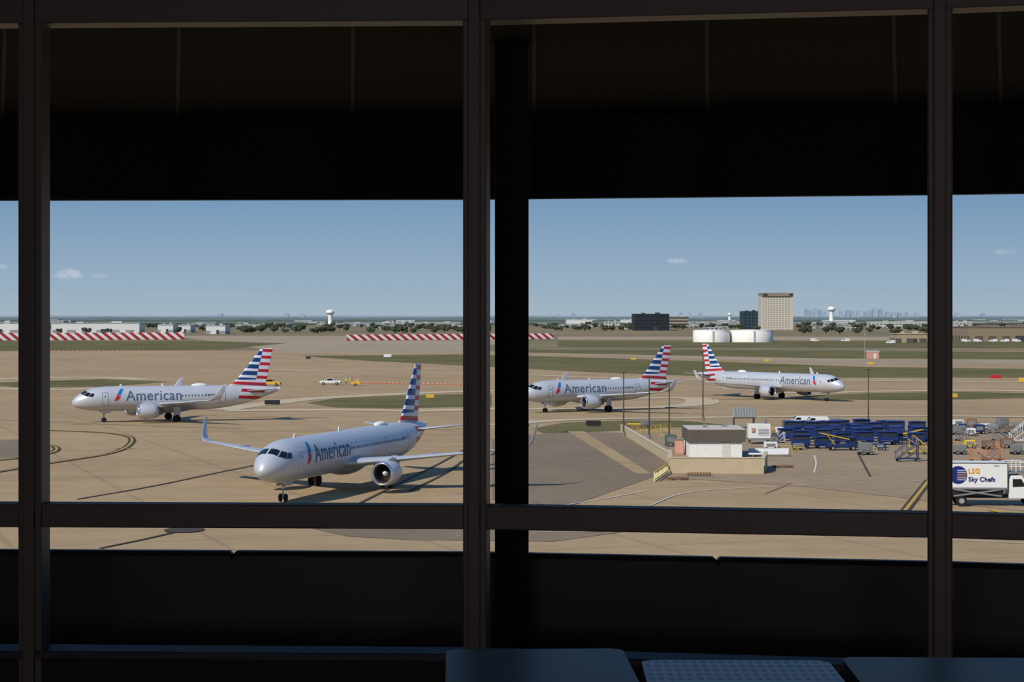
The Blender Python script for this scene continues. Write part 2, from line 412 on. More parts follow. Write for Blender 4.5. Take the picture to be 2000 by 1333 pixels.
    lathe('belly_fairing',[(-x,1.35*math.sqrt(max(0,1-((x-4.2)/5.4)**2))) for x in [-1.2+10.8*i/20 for i in range(21)]],m_wing,'X',(-s0,0,2.66),24,A)
    dz=ZC-3.85
    fin=loft('tail_fin',[(-(L-9.0),0,5.55+dz,6.9,.05,(0,1,0)),(-(L-8.0),0,6.0+dz,5.7,.09,(0,1,0)),(-(L-7.1),0,6.75,5.0,.1,(0,1,0)),(-(L-3.2),0,11.6,2.05,.1,(0,1,0)),(-(L-3.0),0,11.76,1.8,.06,(0,1,0))],mt,A)
    for sg in (1,-1):
        loft('tailplane',[(-(L-6.3),sg*.3,4.7,3.6,.09,(0,0,1)),(-(L-2.6),sg*6.2,5.25,1.35,.09,(0,0,1)),(-(L-2.3),sg*6.25,5.25,1.0,.05,(0,0,1))],m_wing,A)
        wg=loft('wing',[(-(s0-1.0),sg*.6,2.6,7.4,.13,(0,0,1)),(-s0,sg*1.95,2.72,6.3,.13,(0,0,1)),(-(s0+2.35),sg*6.4,3.08,3.95,.12,(0,0,1)),(-(s0+5.1),sg*11.7,3.52,2.75,.11,(0,0,1)),(-(s0+7.85),sg*16.9,4.0,1.62,.1,(0,0,1))],m_wing,A)
        loft('winglet',[(-(s0+7.85),sg*16.9,4.0,1.62,.1,(0,0,1)),(-(s0+8.05),sg*17.3,4.08,1.5,.09,(0,-sg*.35,1)),(-(s0+8.3),sg*17.6,4.35,1.4,.08,(0,-sg*.8,.6)),(-(s0+8.7),sg*17.78,4.85,1.2,.08,(0,-sg,.2)),(-(s0+9.6),sg*17.95,6.1,.75,.08,(0,-sg,.1)),(-(s0+10.0),sg*18.0,6.45,.4,.06,(0,-sg,.1))],m_sil,wg)
        for yy in (4.6,8.4,12.2):
            xx=s0+4.9+max(0,(yy-6.4)*.29); zz=2.8+(yy-2)*.08
            lathe('flap_fairing',[(-(xx-1.2+2.8*i/10),.21*math.sqrt(max(0,1-((i-5)/5.0)**2))) for i in range(11)],m_wing,'X',(0,sg*yy,zz),12,wg)
        es=s0-1.35; c=(-es,sg*5.75,1.88)
        en=lathe('engine',[(-.12,.97),(-.02,1.06),(-.3,1.15),(-.9,1.21),(-1.6,1.21),(-2.4,1.13),(-3.3,.92),(-3.3,.86),(-2.8,.85)],m_sil,'X',c,36,A)
        lathe('inlet_lip',[(-.5,.86),(-.2,.88),(-.05,.93),(0.02,1.0),(-.02,1.07),(-.14,1.12),(-.3,1.155)],m_chr,'X',c,36,en)
        lathe('inlet_duct',[(-.5,.86),(-1.2,.86),(-1.21,.0)],m_fan,'X',c,36,en)
        bm=bmesh.new()
        for k in range(22):
            a=2*math.pi*k/22; R3=Matrix.Rotation(a,3,'X'); q=[(-.98,.06,.25),(-1.12,-.04,.25),(-1.15,-.1,.85),(-.9,.1,.85)]
            bm.faces.new([bm.verts.new(Vector(c)+R3@Vector(p)) for p in q])
        bobj('fan',bm,m_exh,en)
        lathe('spinner',[(-.6,.0),(-.68,.1),(-.85,.22),(-1.05,.28)],m_white,'X',c,16,en)
        lathe('exhaust_nozzle',[(-2.6,.7),(-3.5,.62),(-4.1,.48),(-4.1,.42),(-3.9,.3),(-4.4,.14),(-4.6,0)],m_exh,'X',c,24,en)
        prism('pylon',[(-es-.9,3.0),(-es-2.6,3.3),(-es-5.2,3.0),(-es-4.6,2.55),(-es-2.5,2.6),(-es-.9,2.95)],sg*5.75-.16,sg*5.75+.16,m_wing,en)
        y=3.8*sg
        g=cyl('main_landing_gear',(-mgs,y*.97,2.7),(-mgs,y,.55),.13,m_strut,A)
        cyl('brace',(-mgs,y,1.2),(-mgs-.1,y-sg*1.5,2.4),.07,m_strut,g); cyl('axle',(-mgs,y-.5,.56),(-mgs,y+.5,.56),.08,m_strut,g)
        box('gear_door',(-mgs,y+sg*.18,1.75),(1.1,.05,1.4),m_wing,g,bev=.02)
        for d in (-.38,.38):
            wlt=lathe('wheel',[(d-.19,.0),(d-.19,.35),(d-.17,.5),(d-.1,.57),(d+.1,.57),(d+.17,.5),(d+.19,.35),(d+.19,0)],m_tire,'X',(0,0,0),20,g)
            for v in wlt.data.vertices:
                x,yy,z=v.co; v.co=(-mgs+yy,y+x,.57+z)
    g=cyl('nose_landing_gear',(-5.0,0,2.3),(-5.07,0,.4),.09,m_strut,A)
    cyl('brace',(-5.05,0,1.1),(-5.9,0,2.1),.05,m_strut,g); cyl('axle',(-5.07,-.3,.39),(-5.07,.3,.39),.06,m_strut,g)
    for sg in (1,-1):
        box('gear_door',(-5.3,sg*.42,1.75),(1.6,.04,.55),m_sil,g,bev=.01)
        wl=lathe('wheel',[(-.11,0),(-.11,.25),(-.09,.34),(-.04,.385),(.04,.385),(.09,.34),(.11,.25),(.11,0)],m_tire,'X',(0,0,0),18,g)
        for v in wl.data.vertices:
            x,yy,z=v.co; v.co=(-5.07+yy,sg*.26+x,.385+z)
    box('taxi_light',(-4.85,0,1.35),(.1,.5,.14),m_white,g,bev=.02)
    d=lathe('antenna_dome',[(1.35*math.cos(math.pi*i/10),.42*math.sin(math.pi*i/10)) for i in range(11)],m_white,'X',(-dome,0,0),20,A)
    for v in d.data.vertices: v.co.z=v.co.z*.85+ZC+1.98; v.co.y*=1.3
    for s_,z_ in ((7.5,1.98),(L*.42,1.98)):
        prism('blade_antenna',[(-s_,ZC+z_-.03),(-s_-.15,ZC+z_+.38),(-s_-.35,ZC+z_+.38),(-s_-.4,ZC+z_-.03)],-.03,.03,m_white,A)
    return A
def hd(dx,dy): return math.atan2(dy,dx)
r=math.radians
aircraft(33.84,16.1,G(203,825),hd(-math.cos(r(20)),-math.sin(r(20))),1,'silver narrow-body airliner with striped tail standing on open apron',20.5,8.3)
aircraft(33.84,16.1,G(1065,806),hd(-math.cos(r(31)),-math.sin(r(31))),1,'silver narrow-body airliner with striped tail beside the grass island',20.5,7.9)
aircraft(44.51,21.98,G(1614,784),hd(math.cos(r(52)),-math.sin(r(52))),-1,'silver long airliner with striped tail facing the other way',30.5,8.0)
aircraft(44.51,21.98,G(553,981),hd(-math.sin(r(16.6)),-math.cos(r(16.6))),1,'large silver airliner with striped tail taxiing nose first',30.5,8.0)
# ---------------- far objects
def Wp(px,D): return (px-1000)/F*D
def Zp(py,D): return H-(py-YH)/F*D
BX=[]
def bmat(name,wall,win,fx,fz,wx=.6,wz=.5):
    m,b,N=newmat(name); o,v=N.xyz()
    u=N.m('ADD',o[0],o[1])
    a=N.m('LESS_THAN',N.m('FRACT',N.m('DIVIDE',u,fx)),wx); c=N.m('LESS_THAN',N.m('FRACT',N.m('DIVIDE',N.m('ADD',o[2],.1),fz)),wz)
    k=N.m('MULTIPLY',a,c); col=N.mix(k,lin(wall),lin(win)); N.nt.links.new(col,b.inputs['Base Color']); b.inputs['Roughness'].default_value=.6
    b.inputs['Specular IOR Level'].default_value=.2
    return m
m_roofl=mat('roof_pale',(176,178,178),.8,0,.08,.05)
m_dk=mat('dark_opening',(60,62,62),.7)
def building(px0,px1,yt,yb,m,label,name='warehouse',depth=30,roofm=None,rz=0,extras=True):
    p0=G((px0+px1)/2,yb); D=p0.y; w=(px1-px0)/F*D; h=Zp(yt,D)-p0.z
    if extras=='rand':
        if any(abs(p0.x-b[0])<(w+b[2])/2+3 and abs(D+depth/2-b[1])<(depth+b[3])/2+3 for b in BX): return
        if any(D<b_+70 and D+depth>b_-10 for b_ in (3200,4600)): return
    BX.append((p0.x,D+depth/2,w,depth))
    t=thing(name,(p0.x,D+depth/2,p0.z-.05),rz,label,'building')
    boxes('walls',[((0,0,h/2),(w,depth,h))],m,t)
    rm=roofm or m_roofl
    boxes('roof',[((0,0,h+.25),(w+.8,depth+.8,.5))]+([((w*.22,0,h+1.2),(w*.12,depth*.3,1.6)),((-w*.2,0,h+1.0),(w*.08,depth*.3,1.2))] if extras is True else []),rm,t)
    boxes('entrance',[((w*.1,-depth/2-.2,min(2,h*.25)),(min(6,w*.12),.5,min(4,h*.5)))],m_dk,t)
    return t
wm=bmat('white_warehouse_wall',(206,207,203),(136,142,144),14,9,.6,.35)
wm2=bmat('grey_warehouse_wall',(164,164,156),(104,108,108),10,8,.5,.4)
wm3=bmat('pale_office_wall',(186,184,176),(100,106,112),5,4,.7,.45)
lw='low white warehouse with a dark window row'
for a in ((-60,36,631,651),(100,272,632,651),(308,338,635,651),(345,372,636,650),(402,440,637,653),(1106,1156,625,636),(1213,1240,625,634)):
    building(*a,wm,lw)
for a in ((440,560,634,640),(655,790,632,638),(800,900,631,637),(1345,1448,632,638),(1560,1690,632,637),(1400,1450,628,634)):
    building(*a,wm2,'low grey industrial building',depth=60)
for a in ((1700,1812,629,641),(1862,1900,629,640),(1180,1211,629,638),(1905,2040,628,635)):
    building(*a,wm3,'pale low office building')
m_roofdk=mat('roof_dark',(60,62,64),.8)
building(1240,1307,614,646,bmat('black_glass_facade',(30,34,40),(40,46,53),6,4,.9,.7),'black glass office block','office_building',60,m_roofdk)
building(1309,1345,619,641,bmat('parking_facade',(150,142,128),(74,70,64),60,4,1,.5),'beige open parking structure','parking_garage',40)
building(1452,1485,609,643,bmat('teal_glass_facade',(52,74,82),(34,52,60),5,4,.8,.7),'teal glass office block','office_building',40,m_roofdk)
p=G(1518,645);D=p.y; w_=(1550-1487)/F*D; hh=Zp(573,D)-p.z
BX.append((p.x,D+12,w_,30))
t=thing('hotel_tower',(p.x,D+12,p.z-.05),0,'tall beige concrete hotel tower with dark crown','building')
m,b,N=newmat('hotel_facade'); o,v=N.xyz()
k=N.m('MULTIPLY',N.m('LESS_THAN',N.m('FRACT',N.m('DIVIDE',N.m('ADD',o[0],100),w_*.9/10)),.55),N.m('LESS_THAN',N.m('FRACT',N.m('DIVIDE',o[2],hh/17)),.5))
N.nt.links.new(N.mix(k,lin((192,184,168)),lin((142,135,124))),b.inputs['Base Color']); hm=m
boxes('walls',[((-w_*.02,0,hh*.46),(w_*.9,24,hh*.92))],hm,t)
mhc=mat('hotel_concrete',(188,180,164),.8,0,.05,.05)
boxes('end_wall',[((-w_*.47,1,hh*.46),(w_*.07,27,hh*.92))],mhc,t); boxes('end_wall',[((w_*.46,1,hh*.46),(w_*.06,27,hh*.92))],mhc,t)
boxes('crown',[((0,0,hh*.965),(w_,27,hh*.09))],mat('hotel_crown',(134,126,114),.8),t)
for xx,ww in ((-w_*.38,w_*.14),(w_*.42,w_*.1)): boxes('roof_sign',[((xx,-13.8,hh*.965),(ww,.6,hh*.04))],mat('sign_brown',(60,44,38),.7),t)
building(1890,2060,640,668,bmat('brown_hangar_wall',(138,122,102),(92,82,72),9,11,.6,.35),'long brown low hangar with flat roof','hangar',60,mat('roof_brown',(120,102,88),.8))
building(1752,1811,653,670,bmat('tan_shed_wall',(160,146,122),(90,82,72),8,6,.6,.5),'tan open maintenance shed with flat roof','shed',25,mat('roof_tan',(176,162,138),.8))
for i in range(90):
    px=random.choice((random.uniform(0,960),random.uniform(1033,1450),random.uniform(1560,2000))); yb=random.uniform(627,644); wd=random.uniform(14,60)
    building(px,px+wd,yb-random.uniform(2.5,5),yb,random.choice((wm,wm2,wm3,wm)),'distant low industrial building in haze',depth=50,extras='rand')
m_tank=mat('tank_white',(230,228,220),.6,0,.03,.05)
for a,b_ in ((1356,1429.5),(1430,1516)):
    p=G((a+b_)/2,669); R=(b_-a)/2/F*p.y-.2; h=Zp(646.5,p.y)-p.z
    BX.append((p.x,p.y+R,2*R,2*R))
    t=thing('storage_tank',(p.x,p.y+R,p.z-.05),0,'wide white cylindrical fuel storage tank','tank','white fuel storage tanks')
    lathe('shell',[(0,R-.1),(h,R-.1),(h+.1,R-.2)],m_tank,'Z',(0,0,0),64,t)
    lathe('tank_roof',[(h,R),(h+.35,R),(h+.6,R*.6),(h+.8,0)],m_tank,'Z',(0,0,0),64,t)
    boxes('ladder',[((0,-R-.3,h/2),(.8,.4,h))],m_roofl,t)
def wtower(px,yt,yb,half,label):
    p=G(px,yb); D=p.y; h=Zp(yt,D)-p.z; R=half/F*D; BX.append((p.x,D,2*R,2*R))
    t=thing('water_tower',(p.x,D,p.z-.05),0,label,'water tower')
    lathe('tank',[(h*.66,R*.45),(h*.73,R*.75),(h*.79,R),(h*.9,R),(h*.97,R*.7),(h,0)],m_tank,'Z',(0,0,0),32,t)
    lathe('stem',[(0,R*.7),(h*.1,R*.58),(h*.5,R*.52),(h*.68,R*.56)],m_tank,'Z',(0,0,0),24,t)
    lathe('railing',[(h*.785,R*1.04),(h*.81,R*1.04)],m_roofl,'Z',(0,0,0),24,t)
wtower(645,605,637,8,'white water tower with a wide drum tank')
wtower(1624,599,632,7.5,'pale mushroom water tower')
wtower(1425,612,628,4.5,'small distant water tower')
m_sky=[bmat('skyline_%s'%c,a,b_,30,24,.5,.5) for c,a,b_ in (('blue',(142,160,178),(132,150,168)),('grey',(148,164,180),(138,154,170)),('pale',(156,170,184),(146,160,176)))]  # tower colours pulled towards the horizon sky to paint in distance haze
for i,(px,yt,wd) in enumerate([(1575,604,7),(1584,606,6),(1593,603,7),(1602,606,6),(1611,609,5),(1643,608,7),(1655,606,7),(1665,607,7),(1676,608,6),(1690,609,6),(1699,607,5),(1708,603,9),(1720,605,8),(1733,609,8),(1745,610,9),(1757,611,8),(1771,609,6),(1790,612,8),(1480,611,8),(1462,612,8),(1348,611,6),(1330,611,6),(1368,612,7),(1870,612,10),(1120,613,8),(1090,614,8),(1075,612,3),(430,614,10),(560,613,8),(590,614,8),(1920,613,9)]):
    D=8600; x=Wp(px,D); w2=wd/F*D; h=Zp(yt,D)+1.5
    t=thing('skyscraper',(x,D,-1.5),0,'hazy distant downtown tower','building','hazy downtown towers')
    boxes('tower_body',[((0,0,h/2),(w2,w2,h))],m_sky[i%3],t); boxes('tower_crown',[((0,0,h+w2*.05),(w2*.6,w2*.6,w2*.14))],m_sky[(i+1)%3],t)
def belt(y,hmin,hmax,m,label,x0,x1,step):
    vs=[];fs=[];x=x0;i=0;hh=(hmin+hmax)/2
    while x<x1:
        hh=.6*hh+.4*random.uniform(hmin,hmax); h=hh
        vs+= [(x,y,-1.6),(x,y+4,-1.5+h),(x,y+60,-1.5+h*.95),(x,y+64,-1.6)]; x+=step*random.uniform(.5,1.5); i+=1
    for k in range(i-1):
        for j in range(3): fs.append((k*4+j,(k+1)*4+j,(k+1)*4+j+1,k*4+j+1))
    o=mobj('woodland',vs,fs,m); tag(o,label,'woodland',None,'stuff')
belt(9200,7,11,mat('haze_wood_far',(124,140,152),.9,0,.06,.01),'hazy blue woodland along the horizon',-4000,4000,60)  # haze is put into the belt colours, bluer towards the horizon
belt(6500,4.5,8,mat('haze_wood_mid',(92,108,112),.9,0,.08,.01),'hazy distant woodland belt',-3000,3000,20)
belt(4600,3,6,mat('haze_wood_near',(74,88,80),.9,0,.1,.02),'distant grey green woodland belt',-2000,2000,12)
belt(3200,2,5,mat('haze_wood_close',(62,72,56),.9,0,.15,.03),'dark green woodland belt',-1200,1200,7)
m_tr=[mat('foliage_%s'%n,c,.9,0,.35,.4) for n,c in (('dark',(54,60,45)),('olive',(70,72,52)),('green',(60,68,50)))]
TM=[]
for k in range(4):
    bm=bmesh.new()
    for j in range(7):
        rr=random.uniform(1.5,2.3); M=Matrix.Translation((random.uniform(-2.4,2.4),random.uniform(-1.5,1.5),random.uniform(2.0,4.6)))@Matrix.Diagonal((rr,rr,rr*.8,1))
        bmesh.ops.create_icosphere(bm,subdivisions=1,radius=1,matrix=M)
    addcyl(bm,(0,0,0),(0,0,3),.3,n=6)
    me=bpy.data.meshes.new('tree'); bm.to_mesh(me); bm.free(); me.materials.append(m_tr[k%3]); TM.append(me)
TP=[];tries=0
while len(TP)<290 and tries<9000:
    tries+=1; c=random.random()
    if c<.5: px=random.uniform(0,960); py=random.uniform(637,652)
    elif c<.8: px=random.uniform(1560,2010); py=random.uniform(637,654)
    else: px=random.uniform(1033,1480); py=random.uniform(636,647)
    p=G(px,py); s=random.uniform(.7,1.25); sx=s*random.uniform(.9,1.5)
    if any(abs(p.x-b[0])<b[2]/2+8 and abs(p.y-b[1])<b[3]/2+8 for b in BX) or any((p.x-q[0])**2+(p.y-q[1])**2<121 for q in TP): continue
    TP.append((p.x,p.y))
    o=bpy.data.objects.new('tree',random.choice(TM)); COL.objects.link(o); o.location=p-Vector((0,0,.1)); o.scale=(sx,s,s); o.rotation_euler=(0,0,random.uniform(-.5,.5))
    tag(o,'dark green leafy tree on the airfield edge','tree','trees along the airfield edge')
def fence(px0,px1,yb0,yb1,yt0):
    m,b,N=newmat('red_white_diagonal_stripes'); o_,v=N.xyz()
    k=N.m('LESS_THAN',N.m('FRACT',N.m('ADD',N.m('DIVIDE',N.m('ADD',o_[0],N.m('MULTIPLY',o_[2],1.2)),6.4),50)),.5)
    N.nt.links.new(N.mix(k,lin((214,208,202)),lin((158,36,34))),b.inputs['Base Color']); b.inputs['Roughness'].default_value=.6
    a=G(px0,yb0); c=G(px1,yb1); h=Zp(yt0,a.y)-a.z; d=(c-a); Lg=d.length
    t=thing('blast_fence',a,math.atan2(d.y,d.x),'long red and white striped blast fence','fence')
    prism_pts=[(0,0.15),(.4,h*.5),(1.3,h),(1.45,h),(.6,h*.5),(.2,.15)]
    bm=bmesh.new(); n=len(prism_pts); A=[bm.verts.new((0,y,z)) for y,z in prism_pts]; B=[bm.verts.new((Lg,y,z)) for y,z in prism_pts]
    bm.faces.new(A); bm.faces.new(B[::-1])
    for i in range(n): bm.faces.new((A[i],B[i],B[(i+1)%n],A[(i+1)%n]))
    bobj('striped_panel',bm,m,t)
    boxes('fence_frame',[((Lg/2,2.0,.1),(Lg,.3,.2))]+[((Lg*(i+.5)/int(Lg/8),2.0,h*.45),(.25,2.2,h*.9)) for i in range(int(Lg/8))],m_strut,t)
fence(-40,360,666,664,651); fence(678,1082,666,663,654)
# ---------------- small airfield items
m_or=mat('orange_plastic',(186,96,62),.6); m_safy=mat('safety_yellow',(206,170,60),.5); m_navy=mat('navy_paint',(30,48,92),.45)
m_bpl=mat('black_plastic',(36,36,38),.6); m_vest=mat('hi_vis_vest',(212,220,40),.7)
tb=thing('barricade',G(700,749),0,'low orange and white airfield barricade','barricade','orange and white barricades',.42)
prism('barrier_body',[(-1.1,0),(-1.1,.25),(-1.0,.85),(1.0,.85),(1.1,.25),(1.1,0)],-.2,.2,m_or,tb)
boxes('white_band',[((0,0,.6),(1.0,.44,.28))],m_white,tb)
for i in range(1,26): clone(tb,G(700+i*8.5,749+i*.15),random.uniform(-.1,.1))
for i in range(38): clone(tb,G(98+i*8.7,686-i*.02),random.uniform(-.1,.1))
def sign(px,py,wpx,hpx,m,label):
    p=G(px,py); D=p.y; w=wpx/F*D; h=hpx/F*D
    t=thing('airfield_sign',p,0,label,'sign'); box('sign_panel',(0,0,h*.58),(w,.35,h*.84),m,t,bev=.04)
    for sx in (-1,0,1): boxes('sign_leg',[((sx*w*.35,0,h*.1),(.1,.1,h*.25))],m_gry,t)
for a in ((532,792,30,10,m_bpl,'black airfield guidance sign seen from behind'),(1159,834,29,12,m_bpl,'black airfield guidance sign seen from behind'),(840,779,16,8,m_safy,'yellow airfield direction sign'),(1864,778,12,9,m_safy,'yellow airfield direction sign'),
   (1945,740,22,7,m_lred,'red runway holding sign'),(757,699,15,7,m_white,'white equipment box beside the grass'),(1237,704,10,4,m_safy,'small yellow taxiway sign'),(1498,707,10,5,m_safy,'small yellow taxiway sign'),(602,702,9,5,m_bpl,'small dark taxiway sign'),(1700,713,12,5,m_safy,'small yellow taxiway sign'),(1240,831,30,4,m_safy,'low yellow and black marker board'),(1996,748,12,10,m_safy,'yellow airfield direction sign')): sign(*a)
def wheels(t,xs,y,r_):
    for x in xs:
        for sg in (1,-1):
            w=cyl('wheel',(x,sg*y-sg*.13,r_),(x,sg*y+sg*.13,r_),r_,m_tire,t,n=18); cyl('hub',(x,sg*(y+.12),r_),(x,sg*(y+.15),r_),r_*.5,m_strut,w,n=12)
def pickup(pos,rz,m,label,bar=True,sc=1):
    t=thing('pickup_truck',pos,rz,label,'truck',None,sc)
    prism('truck_body',[(-2.75,.5),(-2.8,1.05),(-1.0,1.08),(-.95,1.08),(1.2,1.1),(2.5,1.02),(2.75,.85),(2.75,.45)],-.95,.95,m,t,.05)
    c=prism('cabin',[(-.95,1.05),(-.85,1.75),(.55,1.78),(1.25,1.05)],-.85,.85,m,t,.05)
    prism('side_window',[(-.8,1.15),(-.72,1.65),(.5,1.68),(1.0,1.15)],-.87,.87,m_dark,c)
    prism('windscreen',[(.66,1.7),(1.22,1.12),(1.26,1.14),(.7,1.72)],-.75,.75,m_dark,c)
    boxes('bumper',[((2.78,0,.5),(.12,1.8,.25))],m_bpl,t); boxes('bumper',[((-2.82,0,.5),(.12,1.8,.2))],m_bpl,t)
    if bar: box('light_bar',(0,0,1.85),(.3,1.2,.14),m_or,t,bev=.03)
    wheels(t,(-1.75,1.75),.85,.38)
    return t
pickup(G(645,752),math.pi,m_white,'white pickup truck with a roof light bar',True)
pickup(G(527,754),0,m_safy,'yellow airport pickup truck')
def person(pos,rz,label):
    t=thing('person',pos,rz,label,'person')
    V=[(0,0,.95),(0,0,1.2),(0,0,1.42),(0,0,1.52),(0,.0,1.66),(.1,0,.88),(.11,0,.48),(.12,0,.08),(.12,.14,.04),(-.1,0,.88),(-.13,.05,.48),(-.14,0,.08),(-.14,.14,.04),(.2,0,1.40),(.27,.02,1.12),(.27,.12,.88),(-.2,0,1.40),(-.27,.02,1.12),(-.26,.1,.88)]
    E=[(0,1),(1,2),(2,3),(3,4),(0,5),(5,6),(6,7),(7,8),(0,9),(9,10),(10,11),(11,12),(2,13),(13,14),(14,15),(2,16),(16,17),(17,18)]
    R=[.15,.14,.14,.06,.105,.095,.065,.05,.045,.095,.065,.05,.045,.065,.048,.038,.065,.048,.038]
    me=bpy.data.meshes.new('body'); me.from_pydata(V,E,[]); o=bpy.data.objects.new('body',me); COL.objects.link(o); o.parent=t
    md=o.modifiers.new('s','SKIN'); 
    for i,rr in enumerate(R): me.skin_vertices[0].data[i].radius=(rr,rr*.8)
    me.skin_vertices[0].data[0].use_root=True
    o.modifiers.new('u','SUBSURF').levels=1; me.materials.append(mat('work_clothes',(46,50,66),.8))
    lathe('safety_vest',[(.92,.2),(1.15,.2),(1.4,.21),(1.47,.1)],m_vest,'Z',(0,0,0),16,t)
    lathe('hard_hat',[(1.68,.15),(1.72,.13),(1.8,.08),(1.82,0)],m_white,'Z',(0,0,0),14,t)
    return t
person(G(676,752),.3,'worker in hi-vis vest and hard hat beside the pickup')
person(G(684,751),-1.2,'worker in hi-vis vest and hard hat beside the barricades')
t=thing('light_trailer',G(694,754),0,'small orange and yellow equipment trailer','trailer')
boxes('trailer_body',[((0,0,.8),(2.6,1.2,.5)),((.6,0,1.3),(.8,.9,.6))],m_safy,t); tubes('mast',[((-.9,0,.9),(-.9,0,2.4),.06),((-1.3,0,2.3),(-.5,0,2.3),.06)],m_or,t); wheels(t,(0,),.65,.32)
m_coral=mat('coral_paint',(190,142,126),.7)
t=thing('equipment_hut',G(1704,701),0,'small coral and white equipment hut with mast','hut')
box('hut_wall',(0,0,1.5),(5,3,3),m_coral,t,bev=.05); box('hut_roof',(0,0,3.1),(5.4,3.4,.25),m_white,t,bev=.05); boxes('hut_door',[((.8,-1.53,1.1),(1,.06,2.1))],m_white,t)
tubes('mast',[((-3.2,0,0),(-3.2,0,11),.12),((-3.7,0,10),(-2.7,0,10),.1)],m_strut,t)
def pole(px,yt,yb,m):
    p=G(px,yb); h=Zp(yt,p.y)-p.z
    t=thing('light_pole',p,0,'slim dark metal light pole with flat lamp heads','light pole','yard light poles')
    lathe('pole',[(0,.12),(h*.5,.09),(h,.07)],m,'Z',(0,0,0),12,t)
    cyl('pole_base',(0,0,0),(0,0,.6),.25,m_gry,t)
    for sx in (-1,1): boxes('lamp_head',[((sx*.22,0,h),(.36,.3,.14))],m,t)
m_pole=mat('bronze_pole',(74,66,58),.6)
for a in ((1218,728,852),(1268,738,858),(1307,748,868),(1373,688,822),(1696,722,828)): pole(*a,m_pole)
# utility building
p=G(1398,894)
t=thing('utility_building',p,0,'small white utility building with dark flat roof','building')
m_wst=mat('white_stucco',(224,222,216),.8); m_roofd=mat('dark_fascia',(92,84,76),.8)
W=6.3
box('walls',(0,4,.95),(W,8,1.9),m_wst,t,bev=.03)
box('roof_fascia',(.1,4,2.6),(W+.6,8.6,1.45),m_roofd,t,bev=.04)
box('roof_top',(.1,4,3.36),(W+.5,8.5,.1),mat('roof_gravel',(190,182,168),.9),t)
boxes('door',[((1.2,-.02,.9),(1.0,.06,1.8))],m_wht,t)
for vv in (((-1,3,3.6),(.5,.5,.5)),((1.5,5,3.6),(.6,.6,.4))): boxes('roof_vent',[vv],m_gry,t)
m_bg=mat('beige_concrete_wall',(180,164,134),.85,0,.1,1); m_cop=mat('coping',(190,176,148),.85)
def lowwall(a,b,yt_a,label,thick=.35,h=None,m=None):
    A=G(*a);B=G(*b); d=B-A; hh=h or (Zp(yt_a,A.y)-A.z)
    t=thing('retaining_wall',A,math.atan2(d.y,d.x),label,'wall')
    Lg=d.xy.length; boxes('wall_body',[((Lg/2,thick/2,hh/2),(Lg,thick,hh))],m or m_bg,t)
    boxes('wall_coping',[((Lg/2,thick/2,hh+.05),(Lg+.1,thick+.12,.1))],m_cop,t); return t
lowwall((1309,925),(1492,926),895,'beige concrete screen wall in front of the utility building')
lowwall((1494,924),(1499,912),0,'short beige return wall',h=1.6)
lowwall((1212,846),(1303,903),0,'long beige concrete barrier along the yard edge',h=1.1)
lowwall((1305,906),(1306,924),0,'beige end wall of the yard',h=1.5)
A_=G(1278,941);B_=G(1303,924)
t=thing('striped_barrier',A_,math.atan2((B_-A_).y,(B_-A_).x),'yellow slatted barrier railing by the wall','barrier')
Lg=(B_-A_).length
boxes('slats',[((Lg/2,0,.2),(Lg,.1,.1))]+[((Lg*i/10,0,.5),(.12,.12,1.0)) for i in range(11)],mat('cream_paint',(214,200,150),.7),t); boxes('rail',[((Lg/2,0,.95),(Lg,.14,.12))],m_safy,t)
t=thing('equipment_hut',G(1327,889),0,'small coral metal cabinet beside the utility building','hut')
box('cabinet_body',(0,.6,.9),(1.1,1.2,1.8),m_coral,t,bev=.04); box('cabinet_top',(0,.6,1.85),(1.2,1.3,.1),m_gry,t); boxes('cabinet_door',[((0,-.02,.9),(.9,.04,1.5))],mat('coral_door',(200,150,134),.7),t)
t=thing('air_handler',G(1484,868),0,'white air handling unit on a metal skid','machine')
box('unit_body',(0,1,1.7),(2.9,2,1.9),m_white,t,bev=.06); boxes('skid',[((0,1,.65),(3.1,2.1,.2))],m_gry,t)
for sx,sy in ((-1.2,.2),(1.2,.2),(1.2,1.8),(-1.2,1.8)): boxes('skid_leg',[((sx,sy,.28),(.15,.15,.55))],m_gry,t)
for i in range(5): boxes('grille_slat',[((.5,-.02,1.2+.2*i),(1.4,.04,.06))],m_gry,t)
cyl('exhaust_stack',(.8,1,2.6),(.8,1,3.2),.2,m_gry,t)
box('control_box',(-.9,-.1,1.9),(.4,.2,.5),m_coral,t,bev=.02)
for j in range(4):
    a=G(1462,893-j*3); b_=G(1540,893-j*3)
    t=thing('pipe',a+Vector((0,0,.35)),0,'long white pipe on low supports','pipe','white pipes beside the wall')
    Lg=(b_-a).length; cyl('pipe_run',(0,0,0),(Lg,0,0),.13,m_white,t)
    for q in (.1,.5,.9): boxes('pipe_support',[((Lg*q,0,-.23),(.12,.3,.25))],m_gry,t)
    lathe('flange',[(0,.0),(0,.22),(.08,.22),(.08,0)],m_coral if j%2 else m_gry,'X',(Lg,0,0),16,t)
t=thing('louvred_canopy',G(1448,838),0,'grey louvred canopy roof tilted on posts','canopy')
boxes('canopy_roof',[((.55,1.28,2.3),(3.6,.05,2.2),0,0,0,-.9)]+[((-.9+i*.42,1.2,2.36),(.3,.1,2.2),0,0,0,-.9) for i in range(8)],mat('louvre_grey',(140,140,134),.6,.2),t)
for pp in (((-1,.6,0),(-1,.6,1.8)),((2,.6,0),(2,.6,1.8)),((-1,2,0),(-1,2,2.9)),((2,2,0),(2,2,2.9)),((-1,.4,1.6),(2,.4,1.6))): cyl('post',*pp,.07,m_pole,t)
